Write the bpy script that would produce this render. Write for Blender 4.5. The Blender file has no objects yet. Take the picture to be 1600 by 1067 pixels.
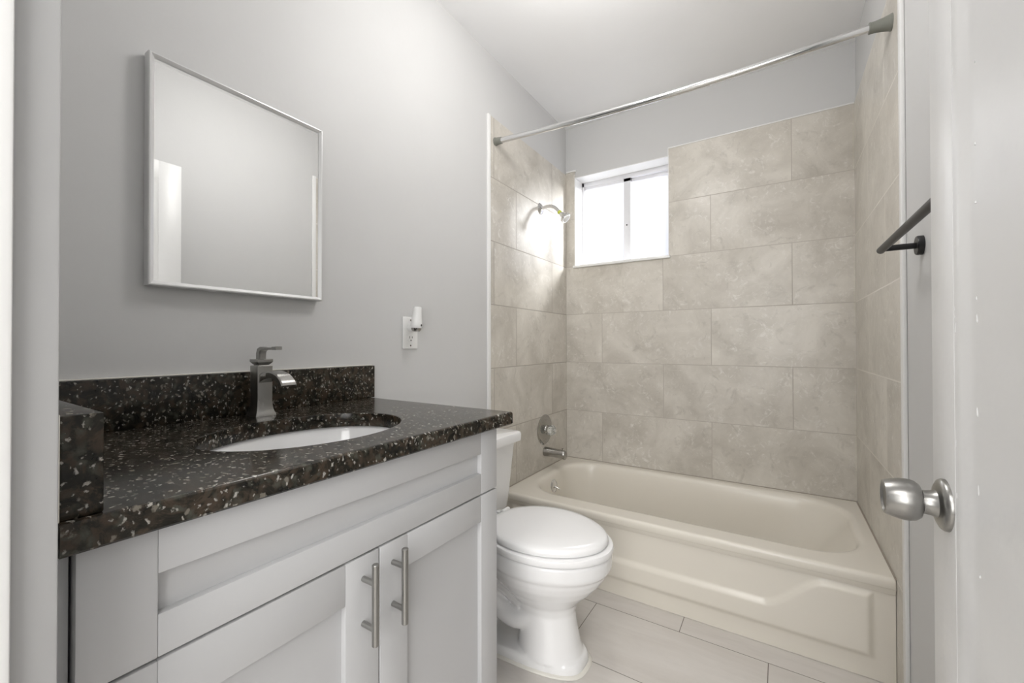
import bpy, bmesh, math
from mathutils import Vector, Matrix
import numpy as np

S = bpy.context.scene
COL = S.collection
PI = math.pi

# ------------------------------------------------------------------ camera
CAM = Vector((1.15587, 0.0, 1.05157))
F_PX = 649.333
yaw, pit, rol = map(math.radians, (32.6133, 0.4524, -0.1033))
fw = Vector((-math.sin(yaw)*math.cos(pit), math.cos(yaw)*math.cos(pit), math.sin(pit)))
r0 = Vector((math.cos(yaw), math.sin(yaw), 0)); u0 = r0.cross(fw)
r1 = math.cos(rol)*r0 + math.sin(rol)*u0
u1 = -math.sin(rol)*r0 + math.cos(rol)*u0
cd = bpy.data.cameras.new('camera'); cam = bpy.data.objects.new('camera', cd); COL.objects.link(cam)
M = Matrix((r1, u1, -fw)).transposed().to_4x4(); M.translation = CAM
cam.matrix_world = M
cd.sensor_width = 36; cd.lens = F_PX/1600*36; cd.clip_start = 0.02
S.camera = cam

# ------------------------------------------------------------------ light
S.view_settings.view_transform = 'Standard'; S.view_settings.look = 'None'
S.view_settings.gamma = 1; S.view_settings.exposure = 0.25
w = bpy.data.worlds.new('world'); S.world = w; w.use_nodes = True
wn = w.node_tree; bg = wn.nodes['Background']          # pale overcast sky, whiter higher up
wc = wn.nodes.new('ShaderNodeTexCoord'); wx = wn.nodes.new('ShaderNodeSeparateXYZ'); wnz = wn.nodes.new('ShaderNodeTexNoise')
wnz.inputs['Scale'].default_value = 3.0; wnz.inputs['Detail'].default_value = 2
wa = wn.nodes.new('ShaderNodeMath'); wa.operation = 'MULTIPLY_ADD'; wa.inputs[1].default_value = 0.22
wr_ = wn.nodes.new('ShaderNodeValToRGB')
wr_.color_ramp.elements[0].position = 0.28; wr_.color_ramp.elements[0].color = (0.66, 0.69, 0.86, 1)
wr_.color_ramp.elements[1].position = 0.48; wr_.color_ramp.elements[1].color = (1, 1, 1, 1)
wn.links.new(wc.outputs['Generated'], wx.inputs[0]); wn.links.new(wc.outputs['Generated'], wnz.inputs['Vector'])
wn.links.new(wnz.outputs['Fac'], wa.inputs[0]); wn.links.new(wx.outputs[2], wa.inputs[2])
wn.links.new(wa.outputs[0], wr_.inputs[0]); wn.links.new(wr_.outputs[0], bg.inputs[0])
bg.inputs[1].default_value = 0.95

def area(name, loc, target, sx, sy, power, col=(1, 1, 1), shape='RECTANGLE'):
    l = bpy.data.lights.new(name, 'AREA'); l.shape = shape; l.size = sx; l.size_y = sy
    l.energy = power; l.color = col
    o = bpy.data.objects.new(name, l); COL.objects.link(o); o.location = loc
    d = Vector(target)-Vector(loc)
    o.rotation_euler = d.to_track_quat('-Z', 'Y').to_euler()
    return o
pl = bpy.data.lights.new('ceiling_lamp_light', 'POINT'); pl.energy = 12.5; pl.shadow_soft_size = 0.13; pl.color = (1, 0.98, 0.96)
po = bpy.data.objects.new('ceiling_lamp_light', pl); COL.objects.link(po); po.location = (0.70, 1.10, 2.22)
area('hall_fill_added', (1.35, -1.58, 1.45), (1.0, 0, 1.45), 1.9, 1.7, 55.0, (1, 0.99, 0.98))  # added fill through the doorway; the hall has no window
area('hall_overhead_fill_added', (0.95, -0.75, 2.42), (0.95, -0.75, 0), 0.5, 0.5, 12.0, (1, 0.98, 0.96))  # added overhead fill in the hall, no fixture behind it
area('daylight_behind_window', (0.10, 3.05, 2.45), (0.25, 2.60, 1.95), 0.5, 0.5, 16.0, (0.99, 0.99, 1.0))
area('daylight_through_window', (1.50, 3.42, 2.36), (0.0, 2.15, 1.6), 0.6, 0.6, 185.0, (0.97, 0.98, 1.0))

# ------------------------------------------------------------------ dimensions
W = 1.4633; YB = 2.4532; ZC = 2.448
YF = 0.0947          # inner face of the doorway wall
Z0 = 2.1596; T = 0.305
YT = 1.606           # front edge of tile surround
TUBZ = 0.332; TUBY = 1.702
CZ = 0.878           # counter top

# ------------------------------------------------------------------ materials
def nmat(name):
    m = bpy.data.materials.new(name); m.use_nodes = True
    nt = m.node_tree; b = nt.nodes['Principled BSDF']
    return m, nt, b
def L(nt, a, b): nt.links.new(a, b)
def N(nt, t, **k):
    n = nt.nodes.new(t)
    for a, v in k.items(): setattr(n, a, v)
    return n
def bump(nt, b, src, strength, dist):
    bp = N(nt, 'ShaderNodeBump'); bp.inputs['Strength'].default_value = strength; bp.inputs['Distance'].default_value = dist
    L(nt, src, bp.inputs['Height']); L(nt, bp.outputs[0], b.inputs['Normal'])
    return bp
def ramp(nt, src, stops):
    r = N(nt, 'ShaderNodeValToRGB')
    while len(r.color_ramp.elements) < len(stops): r.color_ramp.elements.new(0.5)
    for e, (p, c) in zip(r.color_ramp.elements, stops):
        e.position = p; e.color = (*c, 1) if len(c) == 3 else c
    L(nt, src, r.inputs[0]); return r
def mix(nt, fac, a, b, blend='MIX'):
    m = N(nt, 'ShaderNodeMix', data_type='RGBA', blend_type=blend)
    for s, v in ((0, fac), (6, a), (7, b)):
        if hasattr(v, 'links'): L(nt, v, m.inputs[s])
        elif isinstance(v, (int, float)): m.inputs[s].default_value = v
        else: m.inputs[s].default_value = (*v, 1)
    return m.outputs[2]
def noise(nt, co, scale, detail=4, rough=0.55, dist=0.0):
    n = N(nt, 'ShaderNodeTexNoise'); n.inputs['Scale'].default_value = scale
    n.inputs['Detail'].default_value = detail; n.inputs['Roughness'].default_value = rough
    n.inputs['Distortion'].default_value = dist
    if co is not None: L(nt, co, n.inputs['Vector'])
    return n
def objco(nt): return N(nt, 'ShaderNodeTexCoord').outputs['Object']

def paint(name, col, rough=0.5, bscale=60, bstr=0.08, var=0.03, spec=0.5):
    m, nt, b = nmat(name); co = objco(nt)
    n = noise(nt, co, 3.0, 3)
    c = mix(nt, n.outputs['Fac'], tuple(x*(1-var) for x in col), tuple(min(1, x*(1+var)) for x in col))
    L(nt, c, b.inputs['Base Color']); b.inputs['Roughness'].default_value = rough
    b.inputs['Specular IOR Level'].default_value = spec
    if bstr:
        n2 = noise(nt, co, bscale, 3); bump(nt, b, n2.outputs['Fac'], bstr, 0.004)
    return m
def simple(name, col, rough=0.4, metal=0.0, coat=0.0):
    m, nt, b = nmat(name); co = objco(nt)
    n = noise(nt, co, 25.0, 3)
    r = N(nt, 'ShaderNodeMapRange'); L(nt, n.outputs['Fac'], r.inputs[0])
    r.inputs[3].default_value = rough*0.97; r.inputs[4].default_value = rough*1.03
    L(nt, r.outputs[0], b.inputs['Roughness'])
    b.inputs['Base Color'].default_value = (*col, 1); b.inputs['Metallic'].default_value = metal
    b.inputs['Coat Weight'].default_value = coat; b.inputs['Coat Roughness'].default_value = 0.05
    return m
def brushed(name, col, rough=0.3):
    m, nt, b = nmat(name); co = objco(nt)
    mp = N(nt, 'ShaderNodeMapping'); mp.inputs['Scale'].default_value = (300, 300, 20); L(nt, co, mp.inputs[0])
    n = noise(nt, mp.outputs[0], 4.0, 3)
    r = N(nt, 'ShaderNodeMapRange'); L(nt, n.outputs['Fac'], r.inputs[0])
    r.inputs[3].default_value = rough*0.75; r.inputs[4].default_value = rough*1.3
    L(nt, r.outputs[0], b.inputs['Roughness'])
    b.inputs['Base Color'].default_value = (*col, 1); b.inputs['Metallic'].default_value = 1.0
    return m

def tile_mat(name, axes, shift, bw, rh, off, c_lo, c_hi, c_white, grout, gsize, rough, streak=None, spots=0.8):
    """stone tile laid in running bond; axes choose which object coordinates run along / across the courses"""
    m, nt, b = nmat(name); co = objco(nt)
    sp = N(nt, 'ShaderNodeSeparateXYZ'); L(nt, co, sp.inputs[0])
    cb = N(nt, 'ShaderNodeCombineXYZ')
    for i, (ax, s) in enumerate(zip(axes, shift)):
        a = N(nt, 'ShaderNodeMath', operation='ADD'); L(nt, sp.outputs[ax], a.inputs[0]); a.inputs[1].default_value = s
        L(nt, a.outputs[0], cb.inputs[i])
    br = N(nt, 'ShaderNodeTexBrick'); br.offset = off; br.offset_frequency = 2; br.squash = 1; br.squash_frequency = 2
    br.inputs['Scale'].default_value = 1; br.inputs['Brick Width'].default_value = bw; br.inputs['Row Height'].default_value = rh
    br.inputs['Mortar Size'].default_value = gsize; br.inputs['Mortar Smooth'].default_value = 0.3; br.inputs['Bias'].default_value = 0
    br.inputs['Color1'].default_value = (0, 0, 0, 1); br.inputs['Color2'].default_value = (1, 1, 1, 1); br.inputs['Mortar'].default_value = (0.5, 0.5, 0.5, 1)
    L(nt, cb.outputs[0], br.inputs['Vector'])
    # every tile gets its own cut of the stone: offset the stone coordinates by the tile's random value
    vm = N(nt, 'ShaderNodeVectorMath', operation='MULTIPLY_ADD'); L(nt, br.outputs['Color'], vm.inputs[0])
    vm.inputs[1].default_value = (7.3, 3.1, 5.7); L(nt, co, vm.inputs[2])
    src = vm.outputs[0]
    if streak:
        mp = N(nt, 'ShaderNodeMapping'); mp.inputs['Scale'].default_value = streak; L(nt, src, mp.inputs[0]); src = mp.outputs[0]
    n1 = noise(nt, src, 4.5, 7, 0.6, 0.6)
    c = ramp(nt, n1.outputs['Fac'], [(0.30, c_lo), (0.5, tuple((a+d)/2 for a, d in zip(c_lo, c_hi))), (0.72, c_hi)]).outputs[0]
    n2 = noise(nt, src, 26, 6, 0.7, 1.6)
    na = noise(nt, src, 6.0, 4, 0.6, 0.8)
    fa_ = ramp(nt, na.outputs['Fac'], [(0.42, (0, 0, 0)), (0.60, (1, 1, 1))]).outputs[0]
    f2 = ramp(nt, n2.outputs['Fac'], [(0.53, (0, 0, 0)), (0.66, (spots,)*3)]).outputs[0]
    c = mix(nt, mix(nt, 1.0, f2, fa_, 'MULTIPLY'), c, c_white)
    n3 = noise(nt, src, 11, 6, 0.65, 1.8)
    f3 = ramp(nt, n3.outputs['Fac'], [(0.56, (0, 0, 0)), (0.70, (0.55*spots,)*3)]).outputs[0]
    c = mix(nt, f3, c, tuple(x*0.80 for x in c_lo))
    n4 = noise(nt, src, 60, 4, 0.7, 0.5)
    f4 = ramp(nt, n4.outputs['Fac'], [(0.60, (0, 0, 0)), (0.70, (0.5*spots,)*3)]).outputs[0]
    c = mix(nt, f4, c, c_white)
    tv = ramp(nt, br.outputs['Color'], [(0.0, (0.97,)*3), (1.0, (1.02,)*3)]).outputs[0]
    c = mix(nt, 1.0, c, tv, 'MULTIPLY')
    c = mix(nt, br.outputs['Fac'], c, grout)
    L(nt, c, b.inputs['Base Color'])
    rr = N(nt, 'ShaderNodeMapRange'); L(nt, br.outputs['Fac'], rr.inputs[0]); rr.inputs[3].default_value = rough; rr.inputs[4].default_value = 0.8
    L(nt, rr.outputs[0], b.inputs['Roughness'])
    inv = N(nt, 'ShaderNodeMath', operation='SUBTRACT'); inv.inputs[0].default_value = 1; L(nt, br.outputs['Fac'], inv.inputs[1])
    ad = N(nt, 'ShaderNodeMath', operation='MULTIPLY_ADD'); L(nt, n2.outputs['Fac'], ad.inputs[0]); ad.inputs[1].default_value = 0.08; L(nt, inv.outputs[0], ad.inputs[2])
    bump(nt, b, ad.outputs[0], 0.35, 0.0015)
    return m

def granite():
    m, nt, b = nmat('granite'); co = objco(nt)
    nz = noise(nt, co, 55, 5, 0.65)
    vm = N(nt, 'ShaderNodeVectorMath', operation='MULTIPLY_ADD'); L(nt, nz.outputs['Color'], vm.inputs[0]); vm.inputs[1].default_value = (0.022,)*3; L(nt, co, vm.inputs[2])
    n0 = noise(nt, co, 22, 7, 0.7, 1.2)
    c = ramp(nt, n0.outputs['Fac'], [(0.36, (0.005, 0.005, 0.004)), (0.50, (0.017, 0.015, 0.011)), (0.58, (0.050, 0.036, 0.025)), (0.68, (0.036, 0.036, 0.028))]).outputs[0]
    def flecks(scale, lo, hi, col, amount, c, stretch):
        mp = N(nt, 'ShaderNodeMapping'); mp.inputs['Rotation'].default_value = stretch; mp.inputs['Scale'].default_value = (1.0, 1.9, 1.3); L(nt, vm.outputs[0], mp.inputs[0])
        v = N(nt, 'ShaderNodeTexVoronoi', feature='F1'); v.inputs['Scale'].default_value = scale; L(nt, mp.outputs[0], v.inputs['Vector'])
        sp = N(nt, 'ShaderNodeSeparateColor'); L(nt, v.outputs['Color'], sp.inputs[0])
        sel = ramp(nt, sp.outputs[0], [(1-amount, (0, 0, 0)), (1-amount+0.01, (1, 1, 1))]).outputs[0]
        dd = ramp(nt, v.outputs['Distance'], [(lo, (1, 1, 1)), (hi, (0, 0, 0))]).outputs[0]
        f = mix(nt, 1.0, sel, dd, 'MULTIPLY')
        return mix(nt, f, c, col)
    c = flecks(48, 0.05, 0.75, (0.052, 0.038, 0.027), 0.34, c, (0.3, 0.2, 0.6))
    c = flecks(62, 0.05, 0.70, (0.058, 0.059, 0.046), 0.30, c, (1.0, 0.4, 1.9))
    c = flecks(80, 0.30, 0.50, (0.15, 0.135, 0.11), 0.12, c, (0.5, 1.2, 0.2))
    c = flecks(88, 0.20, 0.42, (0.35, 0.335, 0.30), 0.15, c, (0.9, 0.3, 1.2))
    c = flecks(150, 0.20, 0.45, (0.32, 0.30, 0.265), 0.13, c, (0.2, 0.9, 2.2))
    L(nt, c, b.inputs['Base Color']); b.inputs['Roughness'].default_value = 0.16; b.inputs['Specular IOR Level'].default_value = 0.27
    bump(nt, b, n0.outputs['Fac'], 0.04, 0.001)
    return m

MT = {}
MT['wall'] = paint('grey_wall_paint', (0.60, 0.60, 0.597), 0.55, 55, 0.06)
MT['ceiling'] = paint('white_ceiling_paint', (0.87, 0.87, 0.87), 0.6, 40, 0.10)
MT['white_trim'] = paint('white_gloss_trim', (0.82, 0.82, 0.81), 0.3, 30, 0.05)
MT['door'] = paint('white_door_paint', (0.77, 0.77, 0.765), 0.35, 16, 0.45, 0.02)
MT['jamb'] = paint('door_frame_paint_shaded', (0.42, 0.42, 0.42), 0.4, 25, 0.2, 0.03)  # darker than the real paint: the jamb's shade is put into this grey
MT['cabinet'] = paint('cabinet_lacquer', (0.51, 0.512, 0.518), 0.38, 90, 0.03, 0.01)
MT['porcelain'] = simple('porcelain', (0.86, 0.86, 0.86), 0.10, 0, 0.4)
MT['seat'] = simple('seat_plastic', (0.88, 0.88, 0.88), 0.2)
MT['tub'] = simple('almond_enamel', (0.77, 0.73, 0.65), 0.25)
MT['nickel'] = brushed('brushed_nickel', (0.35, 0.345, 0.33), 0.30)
MT['chrome'] = simple('chrome', (0.72, 0.72, 0.72), 0.10, 1.0)
MT['dull_chrome'] = simple('dull_chrome', (0.42, 0.41, 0.39), 0.22, 1.0)
MT['black'] = simple('matte_black_metal', (0.007, 0.007, 0.008), 0.38)
MT['rubber'] = simple('grey_rubber', (0.21, 0.215, 0.19), 0.55)
MT['plastic'] = simple('white_plastic', (0.84, 0.84, 0.83), 0.3)
MT['dark'] = simple('dark_slot', (0.03, 0.03, 0.03), 0.6)
MT['caulk'] = simple('white_caulk', (0.78, 0.76, 0.70), 0.5)
MT['tape'] = simple('yellow_green_thread_tape', (0.55, 0.62, 0.08), 0.6)
MT['alu'] = simple('satin_silver_finish', (0.70, 0.70, 0.70), 0.35, 0.35)
MT['window_frame'] = paint('white_window_frame', (0.70, 0.70, 0.72), 0.35, 30, 0.0)
MT['marble'] = simple('white_marble_sill', (0.80, 0.80, 0.78), 0.2)
MT['granite'] = granite()
mm, nt, b = nmat('mirror_silver'); b.inputs['Metallic'].default_value = 1; b.inputs['Roughness'].default_value = 0.012
b.inputs['Base Color'].default_value = (0.93, 0.935, 0.93, 1); MT['mirror'] = mm
mm, nt, b = nmat('clear_acrylic'); b.inputs['Transmission Weight'].default_value = 0.85; b.inputs['Roughness'].default_value = 0.08
b.inputs['Base Color'].default_value = (0.93, 0.95, 0.93, 1); b.inputs['IOR'].default_value = 1.46; MT['acrylic'] = mm
# frosted pane: lit by the day outside
mm, nt, b = nmat('frosted_glass')
out = nt.nodes['Material Output']
tr = N(nt, 'ShaderNodeBsdfTranslucent'); tr.inputs[0].default_value = (0.05, 0.05, 0.05, 1)
tp = N(nt, 'ShaderNodeBsdfTransparent'); tp.inputs[0].default_value = (0.75, 0.75, 0.75, 1)
em = N(nt, 'ShaderNodeEmission'); em.inputs[0].default_value = (0.84, 0.85, 1.0, 1); em.inputs[1].default_value = 0.15
ad = N(nt, 'ShaderNodeAddShader'); L(nt, tr.outputs[0], ad.inputs[0]); L(nt, em.outputs[0], ad.inputs[1])
ad2 = N(nt, 'ShaderNodeAddShader'); L(nt, ad.outputs[0], ad2.inputs[0]); L(nt, tp.outputs[0], ad2.inputs[1])
L(nt, ad2.outputs[0], out.inputs[0]); MT['frosted'] = mm

TLO, THI, TWH, TGR = (0.485, 0.453, 0.397), (0.715, 0.68, 0.617), (0.78, 0.755, 0.71), (0.46, 0.42, 0.375)
# rows counted upward from Z0-8T; even rows of the photo (0,2,4 from the top) carry joint xa, odd rows xb
zb = Z0-8*T          # row index from bottom: 0..7 ; photo row k (from the top) = 7-k -> odd index = even photo row
# brick node: odd rownum -> no offset?  (rownum % 2) ? 0 : offset
MT['tile_back'] = tile_mat('wall_tile_back', (0, 2, 1), (-0.607+0.61*4, -zb, 0), 0.61, T, 0.593, TLO, THI, TWH, TGR, 0.0017, 0.30)
MT['tile_left'] = tile_mat('wall_tile_left', (1, 2, 0), (-2.2477+0.61*6, -zb, 0), 0.61, T, 0.67, TLO, THI, TWH, (0.42, 0.385, 0.34), 0.0028, 0.33, (1, 1.0, 1))
MT['tile_right'] = tile_mat('wall_tile_right', (1, 2, 0), (-1.823+0.61*6, -zb, 0), 0.61, T, 0.5, TLO, THI, TWH, (0.80, 0.77, 0.72), 0.0030, 0.30)
MT['floor'] = tile_mat('floor_tile', (0, 1, 2), (-0.5285+0.5945*4, -1.6164+T*12, 0), 0.5945, T, 0.467, (0.60, 0.565, 0.525), (0.69, 0.66, 0.625), (0.73, 0.70, 0.67), (0.16, 0.14, 0.12), 0.0014, 0.30, (0.5, 2.5, 1), 0.25)

# ------------------------------------------------------------------ mesh helpers
def bm_new(): return bmesh.new()
def box(bm, lo, hi, bev=0.0, seg=2):
    lo = Vector(lo); hi = Vector(hi)
    r = bmesh.ops.create_cube(bm, size=1.0)
    vs = r['verts']; c = (lo+hi)/2; d = hi-lo
    for v in vs: v.co = Vector((v.co.x*d.x, v.co.y*d.y, v.co.z*d.z))+c
    if bev > 0:
        es = list({e for v in vs for e in v.link_edges})
        bmesh.ops.bevel(bm, geom=es, offset=bev, segments=seg, affect='EDGES', profile=0.5, clamp_overlap=True)
def frame_of(d):
    d = Vector(d).normalized()
    a = Vector((0, 0, 1)) if abs(d.z) < 0.9 else Vector((1, 0, 0))
    x = d.cross(a).normalized(); y = d.cross(x).normalized()
    return x, y, d
def lathe(bm, origin, axis, prof, n=40, cap0=True, cap1=True, sx=1.0, sy=1.0):
    """prof: list of (distance along the axis, radius)"""
    x, y, d = frame_of(axis); o = Vector(origin); rings = []
    for t, r in prof:
        if r <= 1e-6: rings.append([bm.verts.new(o+d*t)])
        else: rings.append([bm.verts.new(o+d*t+x*(r*sx*math.cos(2*PI*i/n))+y*(r*sy*math.sin(2*PI*i/n))) for i in range(n)])
    bridge(bm, rings, cap0, cap1)
def bridge(bm, rings, cap0=True, cap1=True, closed=True):
    for a, b in zip(rings, rings[1:]):
        if len(a) == 1 and len(b) == 1: continue
        n = max(len(a), len(b))
        rng = range(n) if closed else range(n-1)
        for i in rng:
            j = (i+1) % n
            if len(a) == 1: f = [a[0], b[j], b[i]]
            elif len(b) == 1: f = [a[i], a[j], b[0]]
            else: f = [a[i], a[j], b[j], b[i]]
            try: bm.faces.new(f)
            except ValueError: pass
    if cap0 and len(rings[0]) > 2: bm.faces.new(list(reversed(rings[0])))
    if cap1 and len(rings[-1]) > 2: bm.faces.new(rings[-1])
def tube(bm, pts, rad, n=20, cap=True):
    pts = [Vector(p) for p in pts]
    rads = rad if isinstance(rad, (list, tuple)) else [rad]*len(pts)
    rings = []; px = None
    for i, p in enumerate(pts):
        d = (pts[min(i+1, len(pts)-1)]-pts[max(i-1, 0)]).normalized()
        if px is None: x, y, _ = frame_of(d)
        else:
            x = (px-d*px.dot(d)).normalized(); y = d.cross(x)
        px = x
        rings.append([bm.verts.new(p+x*(rads[i]*math.cos(2*PI*k/n))+y*(rads[i]*math.sin(2*PI*k/n))) for k in range(n)])
    bridge(bm, rings, cap, cap)
def smooth_path(pts, n=6):
    """Catmull-Rom through the points"""
    P = [Vector(p) for p in pts]; out = []
    for i in range(len(P)-1):
        p0, p1, p2, p3 = P[max(i-1, 0)], P[i], P[i+1], P[min(i+2, len(P)-1)]
        for k in range(n):
            t = k/n
            out.append(0.5*((2*p1)+(p2-p0)*t+(2*p0-5*p1+4*p2-p3)*t*t+(3*p1-p0-3*p2+p3)*t**3))
    out.append(P[-1]); return out
def loft(bm, rings, cap0=True, cap1=True):
    bridge(bm, [[bm.verts.new(p) for p in r] for r in rings], cap0, cap1)
def obj(name, bm, mat, parent=None, angle=38, smooth=True):
    bmesh.ops.recalc_face_normals(bm, faces=bm.faces)
    me = bpy.data.meshes.new(name)
    off = Vector((0, 0, 0)); p = parent
    while p is not None: off += p.location; p = p.parent
    if off.length: bmesh.ops.translate(bm, verts=bm.verts, vec=-off)
    for f in bm.faces: f.smooth = smooth
    bm.to_mesh(me); bm.free()
    if smooth: me.set_sharp_from_angle(angle=math.radians(angle))
    me.materials.append(mat)
    o = bpy.data.objects.new(name, me); COL.objects.link(o)
    if parent: o.parent = parent
    return o
def thing(name, label, cat, loc, group=None):
    o = bpy.data.objects.new(name, None); COL.objects.link(o); o.empty_display_size = 0.05
    o.location = loc; o['label'] = label; o['category'] = cat
    if group: o['group'] = group
    return o
def struct(o, label, cat):
    o['kind'] = 'structure'; o['label'] = label; o['category'] = cat; return o

# ================================================================== SETTING
TH = 0.10
bm = bm_new(); box(bm, (-1.0, -1.7, -0.08), (2.6, YB+0.35, 0.0))
struct(obj('floor', bm, MT['floor'], smooth=False), 'pale beige rectangular floor tiles with thin dark joints', 'floor')
bm = bm_new(); box(bm, (-1.0, -1.7, ZC), (2.6, YB+0.35, ZC+0.08))
struct(obj('ceiling', bm, MT['ceiling'], smooth=False), 'flat white painted ceiling', 'ceiling')

bm = bm_new(); box(bm, (-TH, -0.03, 0), (0, YB+0.30, ZC))
wl = struct(obj('wall_left', bm, MT['wall'], smooth=False), 'grey painted wall behind the mirror and vanity', 'wall')
bm = bm_new(); box(bm, (W, -0.03, 0), (W+TH, YB+0.30, ZC))
wr = struct(obj('wall_right', bm, MT['wall'], smooth=False), 'grey painted wall carrying the towel bar', 'wall')
# back wall round the window recess
WX0, WX1, WZ0, WZ1 = 0.0655, 0.640, 1.550, 2.122
YP = YB+0.007         # painted plane of the back wall
bm = bm_new(); y2 = YB+0.22
box(bm, (0, YP, 0), (W, y2, WZ0)); box(bm, (0, YP, WZ1), (W, y2, ZC))
box(bm, (0, YP, WZ0), (WX0, y2, WZ1)); box(bm, (WX1, YP, WZ0), (W, y2, WZ1))
wb = struct(obj('wall_back', bm, MT['wall'], smooth=False), 'grey painted wall around the small window above the bathtub', 'wall')
bm = bm_new()
t0 = 0.28
box(bm, (0, YB, t0), (W, YP+0.001, WZ0-0.004)); box(bm, (0, YB, WZ0-0.004), (WX0, YP+0.001, Z0)); box(bm, (WX1, YB, WZ0-0.004), (W, YP+0.001, Z0))
o = obj('tile_cladding', bm, MT['tile_back'], wb, smooth=False); o['label'] = 'beige stone tile cladding'
bm = bm_new(); box(bm, (-0.001, YT, 0.0), (0.006, YB, Z0-0.012))
o = obj('tile_cladding', bm, MT['tile_left'], wl, smooth=False); o['label'] = 'beige stone tile cladding'
bm = bm_new(); box(bm, (W-0.006, YT+0.004, 0.0), (W+0.001, YB, Z0))
o = obj('tile_cladding', bm, MT['tile_right'], wr, smooth=False); o['label'] = 'beige stone tile cladding'

# front wall with the doorway
JX0, JX1, DZ = 0.615, 1.395, 1.955
bm = bm_new()
box(bm, (0, -0.03, 0), (JX0-0.018, YF, ZC)); box(bm, (JX1+0.018, -0.03, 0), (W, YF, ZC)); box(bm, (JX0-0.018, -0.03, DZ+0.018), (JX1+0.018, YF, ZC))
struct(obj('wall_front', bm, MT['wall'], smooth=False), 'grey painted wall holding the doorway', 'wall')
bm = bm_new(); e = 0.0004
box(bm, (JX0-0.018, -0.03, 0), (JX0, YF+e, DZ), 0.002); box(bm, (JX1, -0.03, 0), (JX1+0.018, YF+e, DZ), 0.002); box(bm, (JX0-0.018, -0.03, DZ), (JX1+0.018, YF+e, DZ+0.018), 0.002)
jf = struct(obj('trim_1', bm, MT['jamb']), 'grey white painted door jamb at the left edge, its shade put into the paint colour', 'door jamb')
bm = bm_new()
box(bm, (JX0, 0.030, 0), (JX0+0.010, 0.0668, DZ), 0.003); box(bm, (JX1-0.010, 0.030, 0), (JX1, 0.058, DZ), 0.003); box(bm, (JX0, 0.030, DZ-0.010), (JX1, 0.0668, DZ), 0.003)
o = obj('door_stop', bm, MT['white_trim'], jf); o['label'] = 'white door stop strip'
# hall behind the camera
bm = bm_new(); box(bm, (-1.0, -1.8, 0), (2.6, -1.7, ZC)); struct(obj('wall_hall_back', bm, MT['wall'], smooth=False), 'grey painted hall wall behind the doorway', 'wall')
bm = bm_new(); box(bm, (-1.1, -1.7, 0), (-1.0, -0.03, ZC)); struct(obj('wall_hall_left', bm, MT['wall'], smooth=False), 'grey painted hall end wall on the vanity side', 'wall')
bm = bm_new(); box(bm, (2.6, -1.7, 0), (2.7, -0.03, ZC)); struct(obj('wall_hall_right', bm, MT['wall'], smooth=False), 'grey painted hall end wall on the towel bar side', 'wall')
bm = bm_new(); box(bm, (-1.0, -0.03, 0), (-TH, 0.07, ZC)); box(bm, (W+TH, -0.03, 0), (2.6, 0.07, ZC))
struct(obj('wall_hall_front', bm, MT['wall'], smooth=False), 'grey painted hall wall beside the doorway', 'wall')

# tile edge trims
bm = bm_new(); box(bm, (0, YT-0.022, 0.0), (0.011, YT, 2.147), 0.003)
struct(obj('trim_2', bm, MT['white_trim']), 'white vertical edge strip of the left tile wall', 'trim')
bm = bm_new(); box(bm, (W-0.011, YT-0.022, 0.0), (W, YT+0.004, Z0+0.006), 0.003)
struct(obj('trim_3', bm, MT['white_trim']), 'white vertical edge strip of the right tile wall', 'trim')
bm = bm_new(); box(bm, (WX1-0.004, YB-0.002, Z0), (W-0.006, YP, Z0+0.007), 0.001); box(bm, (WX1-0.004, YB-0.002, WZ1), (WX1, YP, Z0), 0.001)
struct(obj('trim_4', bm, MT['white_trim']), 'thin white edge along the top of the back wall tiles', 'trim')
bm = bm_new(); box(bm, (0.006, YB-0.004, Z0), (WX0+0.008, YP, Z0+0.010), 0.002)
struct(obj('trim_5', bm, MT['white_trim']), 'small white tile edge left of the window', 'trim')

# ---- window
wy = YB+0.114
bm = bm_new()
fr = 0.018
box(bm, (WX0, wy, WZ0), (WX0+fr, wy+0.05, WZ1), 0.002); box(bm, (WX1-fr, wy, WZ0), (WX1, wy+0.05, WZ1), 0.002)
box(bm, (WX0, wy, WZ1-0.030), (WX1, wy+0.05, WZ1), 0.002); box(bm, (WX0, wy, WZ0), (WX1, wy+0.05, WZ0+0.022), 0.002)
win = struct(obj('window_1', bm, MT['window_frame']), 'small white sliding window with frosted panes above the bathtub', 'window')
def sash(x0, x1, y, sw0, sw1, top):
    bm = bm_new(); z0, z1 = WZ0+0.018, WZ1-top
    box(bm, (x0, y, z0), (x0+sw0, y+0.018, z1), 0.002); box(bm, (x1-sw1, y, z0), (x1, y+0.018, z1), 0.002)
    box(bm, (x0, y, z1-0.022), (x1, y+0.018, z1), 0.002); box(bm, (x0, y, z0), (x1, y+0.018, z0+0.014), 0.002)
    s = obj('sash', bm, MT['window_frame'], win)
    bm = bm_new(); box(bm, (x0+sw0-0.002, y+0.007, z0+0.012), (x1-sw1+0.002, y+0.012, z1-0.020))
    g = obj('pane', bm, MT['frosted'], s, smooth=False); g['label'] = 'frosted glass pane'
    return s
WM = 0.362
s1 = sash(WX0+fr-0.004, WM+0.028, wy+0.006, 0.008, 0.046, 0.028)
s2 = sash(WM-0.004, WX1-fr+0.004, wy+0.027, 0.012, 0.012, 0.028)
bm = bm_new(); lathe(bm, (WM+0.002, wy+0.006, 1.80), (0, -1, 0), [(0, .005), (.004, .004), (.005, 0)], 12)
obj('latch', bm, MT['dark'], s1)
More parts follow.
